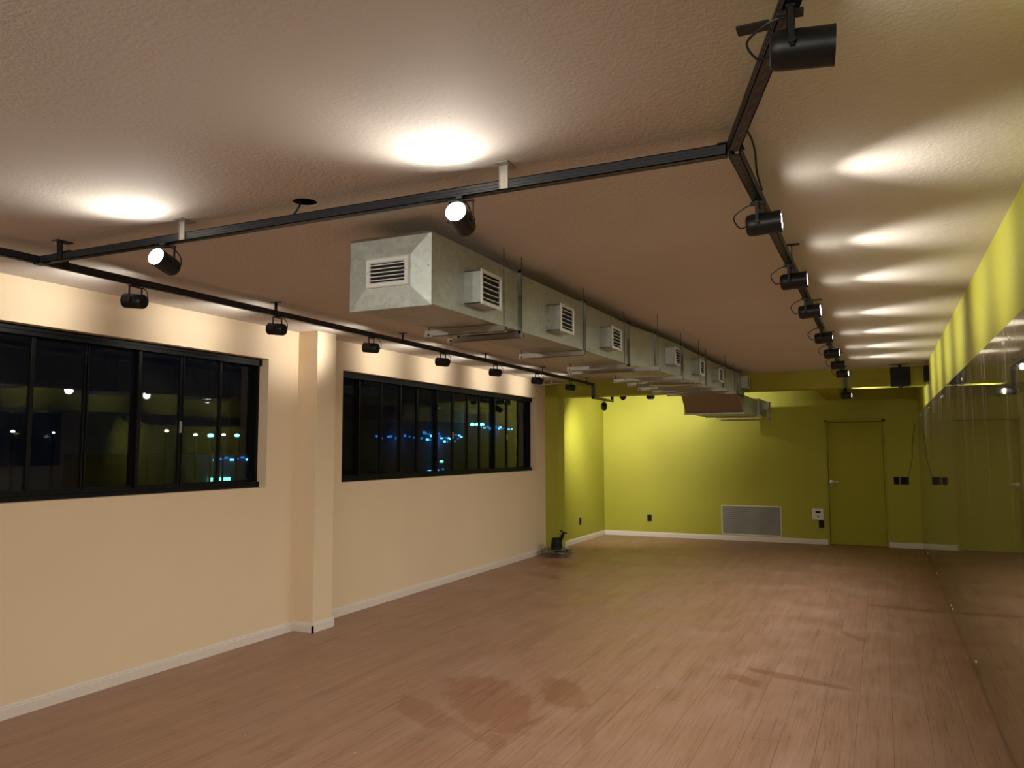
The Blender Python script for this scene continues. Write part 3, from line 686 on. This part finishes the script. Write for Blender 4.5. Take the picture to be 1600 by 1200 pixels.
low = thing('air_duct', (-2.1, 11.9, 2.1), 'lower sheet metal duct piece passing under the green beam to the far wall', 'duct'); upper = duct; duct = low; do = Vector(low.location)
MB().box(Vector((-2.56, 11.30, 2.118))-do, Vector((-1.72, 12.6, 2.36))-do).box(Vector((-2.565, 11.285, 2.098))-do, Vector((-1.715, 11.315, 2.118))-do).build('lower_duct', M_GALV, duct)
MB().box(Vector((-2.50, 12.6, 2.128))-do, Vector((-1.69, 13.55, 2.385))-do).box(Vector((-2.52, 12.585, 2.10))-do, Vector((-1.66, 12.612, 2.128))-do).build('lower_duct', M_GALV, duct)
m = MB()
for lo, hi in [((-2.47, 13.55, 2.080), (-1.645, 13.575, 2.105)), ((-1.67, 13.55, 2.080), (-1.645, 13.575, 2.385)), ((-2.47, 13.55, 2.36), (-1.645, 13.575, 2.385))]: m.box(Vector(lo)-do, Vector(hi)-do)
m.build('end_frame', M_GALV, duct)
side_vent(12.95, -1.69, 2.215, 2.345)

# trapeze hangers: slotted channel below the duct with threaded rods
def trapeze(y, xa, xb, z, lab, rods=True, up=0.035):
    r = thing('duct_hanger', ((xa+xb)/2, y, z), lab, 'hanger', 'channel hangers under the duct'); o = Vector(r.location); m = MB()
    m.box(Vector((xa, y-0.02, z))-o, Vector((xb, y+0.02, z+0.003))-o)
    m.box(Vector((xa, y-0.02, z))-o, Vector((xb, y-0.017, z+up))-o); m.box(Vector((xa, y+0.017, z))-o, Vector((xb, y+0.02, z+up))-o)
    m.box(Vector((xa, y-0.0215, z+up*0.4))-o, Vector((xb, y-0.02, z+up*0.55))-o)
    m.build('channel', M_STEEL, r)
    MB().box(Vector((xa-0.001, y-0.021, z-0.001))-o, Vector((xa+0.045, y+0.021, z+0.018))-o, 0.001).build('end_bracket', M_BRACKET, r)
    MB().cyl(Vector((xa+0.022, y-0.0225, z+0.010))-o, Vector((xa+0.022, y-0.020, z+0.010))-o, 0.006, seg=12).build('bolt_hole', M_DARK, r)
    if rods:
        for x in (xa+0.012, xb-0.012): MB().cyl(Vector((x, y, z))-o, Vector((x, y, ZC))-o, 0.003, seg=8).build('threaded_rod', M_DKROD, r)
trs = [(3.70, -2.262, -1.775, 2.222, 'channel hanger nearest the camera, under the front end of the duct'),
       (3.93, -2.252, -1.775, 2.217, 'slimmer channel hanger just behind the nearest one'),
       (4.88, -2.235, -1.755, 2.222, 'channel hanger under the second duct joint, above the blue reflection'),
       (5.83, -2.248, -1.765, 2.222, 'channel hanger left of the cross-creased duct panel'),
       (6.10, -2.34, -1.570, 2.222, 'wide channel hanger under the cross-creased duct panel'),
       (7.20, -2.30, -1.640, 2.240, 'channel hanger below the fourth side vent of the duct'),
       (7.75, -2.33, -1.590, 2.245, 'channel hanger below the fifth side vent of the duct'),
       (8.45, -2.42, -1.660, 2.250, 'channel hanger below the duct joint right of the fifth side vent'),
       (9.10, -2.43, -1.570, 2.262, 'channel hanger below the sixth side vent of the duct'),
       (10.0, -2.48, -1.620, 2.285, 'channel hanger just before the brown sloping duct panel')]
for t_ in trs: trapeze(*t_, up=0.026 if t_[0] == 3.93 else 0.034)

# ================================================================== SMALL THINGS
# loudspeaker hung in front of the beam
sp = thing('loudspeaker', (0.25, 11.12, 2.39), 'black box loudspeaker hung from the ceiling in front of the beam', 'loudspeaker'); o = Vector(sp.location)
MB().box(Vector((0.135, 11.00, 2.40))-o, Vector((0.365, 11.24, 2.635))-o, 0.012).build('cabinet', M_PLASTIC, sp)
MB().box(Vector((0.145, 10.992, 2.41))-o, Vector((0.355, 11.001, 2.625))-o, 0.004).build('speaker_grille', simple('speaker_mesh', (0.006, 0.006, 0.007), 0.8), sp)
m = MB(); m.box(Vector((0.17, 11.07, 2.635))-o, Vector((0.33, 11.17, 2.641))-o); m.cyl(Vector((0.25, 11.12, 2.64))-o, Vector((0.25, 11.12, ZC))-o, 0.018); m.build('ceiling_bracket', M_BLACK, sp)
MB().tube(spline([Vector((0.22, 11.03, 2.402))-o, Vector((0.235, 11.02, 2.378))-o, Vector((0.26, 11.04, 2.372))-o, Vector((0.28, 11.10, 2.40))-o]), 0.006).build('cable', M_BLACK, sp)
bx_ = thing('wall_box', (XR-0.03, 10.9, 2.42), 'small black box fixed high on the right wall beside the loudspeaker', 'box'); o = Vector(bx_.location)
MB().box(Vector((XR-0.05, 10.78, 2.43))-o, Vector((XR, 11.02, 2.62))-o, 0.006).build('housing', M_PLASTIC, bx_)
MB().box(Vector((XR-0.02, 10.82, 2.40))-o, Vector((XR, 10.98, 2.43))-o, 0.003).build('wall_plate', M_WIREGREY, bx_)

# return air grille on the far wall
rg = thing('return_air_grille', (-2.11, YF, 0.09), 'wide grey louvred return air grille low on the far wall', 'grille'); o = Vector(rg.location); m = MB()
gx0, gx1, gz0, gz1 = -2.622, -1.602, 0.092, 0.614
ring_frame(m, 'xz', gx0, gx1, gz0, gz1, 0.022, YF, YF-0.014, o)
m.build('grille_frame', M_BASE, rg)
MB().box(Vector((gx0+0.02, YF-0.003, gz0+0.02))-o, Vector((gx1-0.02, YF-0.001, gz1-0.02))-o).build('filter', simple('grey_filter', (0.13, 0.13, 0.12), 0.8), rg)
m = MB(); n = 28
for k in range(n):
    z = gz0+0.024+(k+0.5)*(gz1-gz0-0.048)/n; m.box(Vector((gx0+0.02, YF-0.010, z-0.0042))-o, Vector((gx1-0.02, YF-0.004, z+0.0042))-o)
m.build('louvres', simple('grey_louvre', (0.40, 0.41, 0.40), 0.45), rg)

# white control box with its black socket
cbx = thing('control_box', (-1.012, YF, 0.41), 'white wall control box with dark display left of the green door', 'control box'); o = Vector(cbx.location)
MB().box(Vector((-1.105, YF-0.045, 0.412))-o, Vector((-0.925, YF, 0.600))-o, 0.010).build('housing', M_WHITE, cbx)
MB().box(Vector((-1.050, YF-0.047, 0.525))-o, Vector((-0.970, YF-0.0445, 0.556))-o).build('display', M_DARK, cbx)
MB().box(Vector((-1.022, YF-0.048, 0.450))-o, Vector((-0.994, YF-0.0445, 0.474))-o, 0.003).build('button', M_DARK, cbx)
def socket(loc, w, hgt, axis, label, name='power_socket', n=1, gap=0.0, cat='socket', group=None):
    r = thing(name, loc, label, cat, group); m = MB()
    if axis == 'y':
        m.box((-w/2, -0.009, -hgt/2), (w/2, 0, hgt/2), 0.003); m.build('cover_plate', M_PLASTIC, r)
        MB().box((-w*0.3, -0.012, -hgt*0.28), (w*0.3, -0.0085, hgt*0.28), 0.002).build('insert', M_DARK, r)
    else:
        m.box((0, -w/2, -hgt/2), (0.009, w/2, hgt/2), 0.003); m.build('cover_plate', M_PLASTIC, r)
        MB().box((0.0085, -w*0.3, -hgt*0.28), (0.012, w*0.3, hgt*0.28), 0.002).build('insert', M_DARK, r)
    return r
socket((-0.965, YF, 0.338), 0.080, 0.125, 'y', 'black socket under the white control box')
socket((-3.932, YF, 0.340), 0.082, 0.125, 'y', 'black socket on the far green wall near the left corner')
socket((XL, 13.0, 0.355), 0.080, 0.125, 'x', 'black socket on the left green alcove wall')
socket((0.203, YF, 1.085), 0.082, 0.122, 'y', 'narrower black switch plate, beside the door frame', 'switch_plate', cat='switch')
socket((0.320, YF, 1.085), 0.126, 0.122, 'y', 'wider black switch plate, nearer the mirror, with a cable above', 'switch_plate', cat='switch')
wc = MB().tube(spline([(0.375, YF-0.004, 1.145), (0.405, YF-0.008, 1.26), (0.445, YF-0.008, 1.45), (0.452, YF-0.008, 1.62), (0.478, YF-0.010, 1.85), (0.50, YF-0.01, 1.98), (0.53, YF-0.012, 2.02)]), 0.004).build('wall_cable', M_GREENWIRE, smooth=True)
tag(wc, 'thin loose cable rising from the switch plates to the mirror corner', 'cable')

# grey pipe along the ceiling by the pier
pp = thing('ceiling_pipe', (-4.70, 11.2, 2.60), 'thin grey pipe under the ceiling in front of the green pier', 'pipe'); o = Vector(pp.location)
MB().tube([Vector((-4.79, 11.02, 2.585))-o, Vector((-4.35, 11.06, 2.612))-o], 0.014).build('pipe', M_WIREGREY, pp, smooth=True)
MB().box(Vector((-4.54, 11.03, 2.60))-o, Vector((-4.51, 11.05, ZC))-o).build('pipe_clip', M_WIREGREY, pp)
MB().tube(spline([Vector((-4.78, 11.02, 2.575))-o, Vector((-4.74, 11.0, 2.54))-o, Vector((-4.76, 11.0, 2.50))-o, Vector((-4.70, 11.0, 2.47))-o, Vector((-4.73, 11.0, 2.44))-o]), 0.003).build('loose_wire', M_WIREGREY, pp)

# fan lying face down on the floor by the pier
fx, fy = -4.50, 11.14
fn = thing('electric_fan', (fx, fy, 0), 'black electric fan lying face down on the floor by the green pier', 'fan'); 
def ring(r_, z, n=40): return [(r_*math.cos(2*PI*i/n), r_*math.sin(2*PI*i/n), z) for i in range(n)]
g = MB(); 
for r_, z, w in ((0.235, 0.065, 0.006), (0.238, 0.085, 0.004), (0.18, 0.012, 0.004), (0.10, 0.008, 0.004), (0.20, 0.11, 0.004), (0.215, 0.028, 0.004)): g.tube(ring(r_, z), w, 6, closed=True)
for i in range(24):
    a = 2*PI*i/24; c_, s_ = math.cos(a), math.sin(a)
    g.tube([(0.03*c_, 0.03*s_, 0.006), (0.16*c_, 0.16*s_, 0.010), (0.215*c_, 0.215*s_, 0.028), (0.236*c_, 0.236*s_, 0.065), (0.20*c_, 0.20*s_, 0.11), (0.10*c_, 0.10*s_, 0.135)], 0.0022, 5)
g.build('wire_guard', simple('dark_chrome_wire', (0.25, 0.26, 0.25), 0.3, 0.8), fn, smooth=True)
bl = MB()
for k in range(3):
    a = 2*PI*k/3+0.4; c_, s_ = math.cos(a), math.sin(a); n_ = []
    P = [(0.03, -0.02, 0.06), (0.10, -0.06, 0.045), (0.17, -0.07, 0.04), (0.195, 0.0, 0.062), (0.17, 0.055, 0.085), (0.09, 0.045, 0.085), (0.03, 0.02, 0.075)]
    lo = [bl.b.verts.new((c_*x-s_*y_, s_*x+c_*y_, z)) for x, y_, z in P]; hi = [bl.b.verts.new((c_*x-s_*y_, s_*x+c_*y_, z+0.003)) for x, y_, z in P]
    bl.b.faces.new(lo[::-1]); bl.b.faces.new(hi)
    for i in range(7): j = (i+1) % 7; bl.b.faces.new((lo[i], lo[j], hi[j], hi[i]))
bl.cyl((0, 0, 0.04), (0, 0, 0.10), 0.038); bl.build('fan_blades', M_PLASTIC, fn)
MB().lathe((0, 0, 0), (0, 0, 1), [(0.10, 0.085), (0.13, 0.088), (0.20, 0.080), (0.262, 0.072), (0.272, 0.060), (0.272, 0.0)], 28).build('motor_housing', M_PLASTIC, fn, smooth=True)
m = MB(); m.tube([(0.045, 0.0, 0.20), (0.085, 0.0, 0.27), (0.11, 0.0, 0.345)], 0.024, 12)
m.tube([(0.055, 0, 0.385), (0.11, 0, 0.358), (0.165, 0, 0.345)], 0.010, 8); m.build('stand_neck', M_PLASTIC, fn, smooth=True)
MB().tube(spline([(0.02, 0.02, 0.27), (0.05, 0.04, 0.30), (0.03, 0.06, 0.33), (0.01, 0.05, 0.31)]), 0.004).build('cable', M_PLASTIC, fn)

# ================================================================== NIGHT OUTSIDE
ground = struct('ground_outside', MB().box((-90, -30, -4.2), (-6.0, 110, -4.0)), M_ASPH)
fb = thing('distant_building', (-34, 50, -4), 'dark distant building with blue lit shopfront band, outside the far window', 'building'); o = Vector(fb.location)
MB().box(Vector((-38, 38, -4))-o, Vector((-31, 72, 5.2))-o).build('facade', M_NIGHT, fb)
rnd = random.Random(3)
for y0_, y1_, z0_, z1_, n_, hot in ((44.0, 49.0, 2.35, 2.65, 9, 0.15), (49.8, 56.0, 2.15, 2.95, 26, 0.4), (59.5, 66.0, 3.35, 3.65, 16, 0.5), (50.6, 53.4, -0.12, 0.12, 8, 0.3)):
    for k in range(n_):
        y_ = y0_+(y1_-y0_)*(k+rnd.random()*0.7)/n_; z_ = rnd.uniform(z0_, z1_-0.1); w_ = rnd.uniform(0.10, 0.34); h_ = rnd.uniform(0.07, 0.2)
        MB().box(Vector((-30.98, y_, z_))-o, Vector((-30.9, y_+w_, z_+h_))-o, 0.02).build('shop_light', M_CYAN2 if rnd.random() < hot else M_BLUE, fb)
for y_, z_, e_ in ((52.5, 2.3, 42), (47.0, 2.3, 14), (62.5, 3.4, 26), (52.0, -0.4, 10)):
    ld = bpy.data.lights.new('shop_glow', 'POINT'); ld.energy = e_; ld.color = (0.04, 0.30, 1.0); ld.shadow_soft_size = 0.3
    lo_ = bpy.data.objects.new('shop_glow', ld); C.objects.link(lo_); lo_.location = (-29.9, y_, z_); lo_.parent = fb; lo_.location = Vector((-30.5, y_, z_))-o
fb2 = thing('distant_building', (-34, 30, -4), 'dark low building with a green lit sign, outside the nearer window', 'building'); o = Vector(fb2.location)
MB().box(Vector((-37, 26, -4))-o, Vector((-31, 33, 1.4))-o).build('facade', M_NIGHT, fb2)
MB().box(Vector((-30.98, 29.6, -0.15))-o, Vector((-30.85, 31.0, 0.2))-o).build('lit_sign', M_SIGNG, fb2)
for k in range(7):
    MB().box(Vector((-30.98, 29.9+k*0.38, 1.05+0.05*(k % 3)))-o, Vector((-30.88, 30.05+k*0.38+0.04*(k % 2), 1.15+0.05*(k % 3)))-o, 0.01).build('shop_light', M_BLUE if k % 3 else M_CYAN2, fb2)
ld = bpy.data.lights.new('shop_glow', 'POINT'); ld.energy = 10; ld.color = (0.04, 0.30, 1.0); ld.shadow_soft_size = 0.2
lo_ = bpy.data.objects.new('shop_glow', ld); C.objects.link(lo_); lo_.parent = fb2; lo_.location = Vector((-30.3, 30.6, 0.9))-o
def street_lamp(p, mat, r_, label):
    p = Vector(p); b0 = Vector((p.x, p.y, -4)); s_ = thing('street_lamp', b0, label, 'street lamp', 'far street lamps outside the windows')
    MB().cyl((0, 0, 0), (0, 0, p.z+4-r_*0.5), 0.07, 0.05, seg=10).build('pole', M_NIGHT, s_)
    MB().lathe((0, 0, p.z+4), (0, 0, 1), [(-r_*0.6, 0.0), (-r_*0.5, r_*0.8), (0, r_), (r_*0.4, r_*0.7), (r_*0.6, 0.0)], 14).build('lamp_head', mat, s_, smooth=True)
for p, mt, r_, lb in [((-30, 18.97, 2.335), M_COOL, 0.07, 'small white street light seen at the left edge of the nearer window'),
                  ((-30, 20.6, 2.32), M_COOL, 0.05, 'faint white street light in the second pane of the nearer window'),
                  ((-30, 26.1, 2.51), M_WARM, 0.10, 'warm orange street light seen through the nearer window'),
                  ((-30, 27.8, 2.36), M_COOL, 0.09, 'pale street light left of the blue ones in the nearer window'),
                  ((-30, 28.75, 2.34), M_CYAN, 0.15, 'brightest blue street light in the nearer window'),
                  ((-30, 29.6, 2.39), M_COOL, 0.09, 'tiny white street light between the blue ones in the nearer window'),
                  ((-30, 30.5, 2.37), M_CYAN, 0.13, 'blue street light at the right end of the nearer window'),
                  ((-30, 56.2, 3.66), M_CYAN, 0.20, 'left lamp of the row of three blue lights in the farther window'),
                  ((-30, 57.1, 3.69), M_CYAN, 0.20, 'middle lamp of the row of three blue lights in the farther window'),
                  ((-30, 57.9, 3.71), M_CYAN, 0.20, 'right lamp of the row of three blue lights in the farther window'),
                  ((-30, 51.3, 0.73), M_SIGNG, 0.16, 'small green light low in the farther window')]: street_lamp(p, mt, r_, lb)
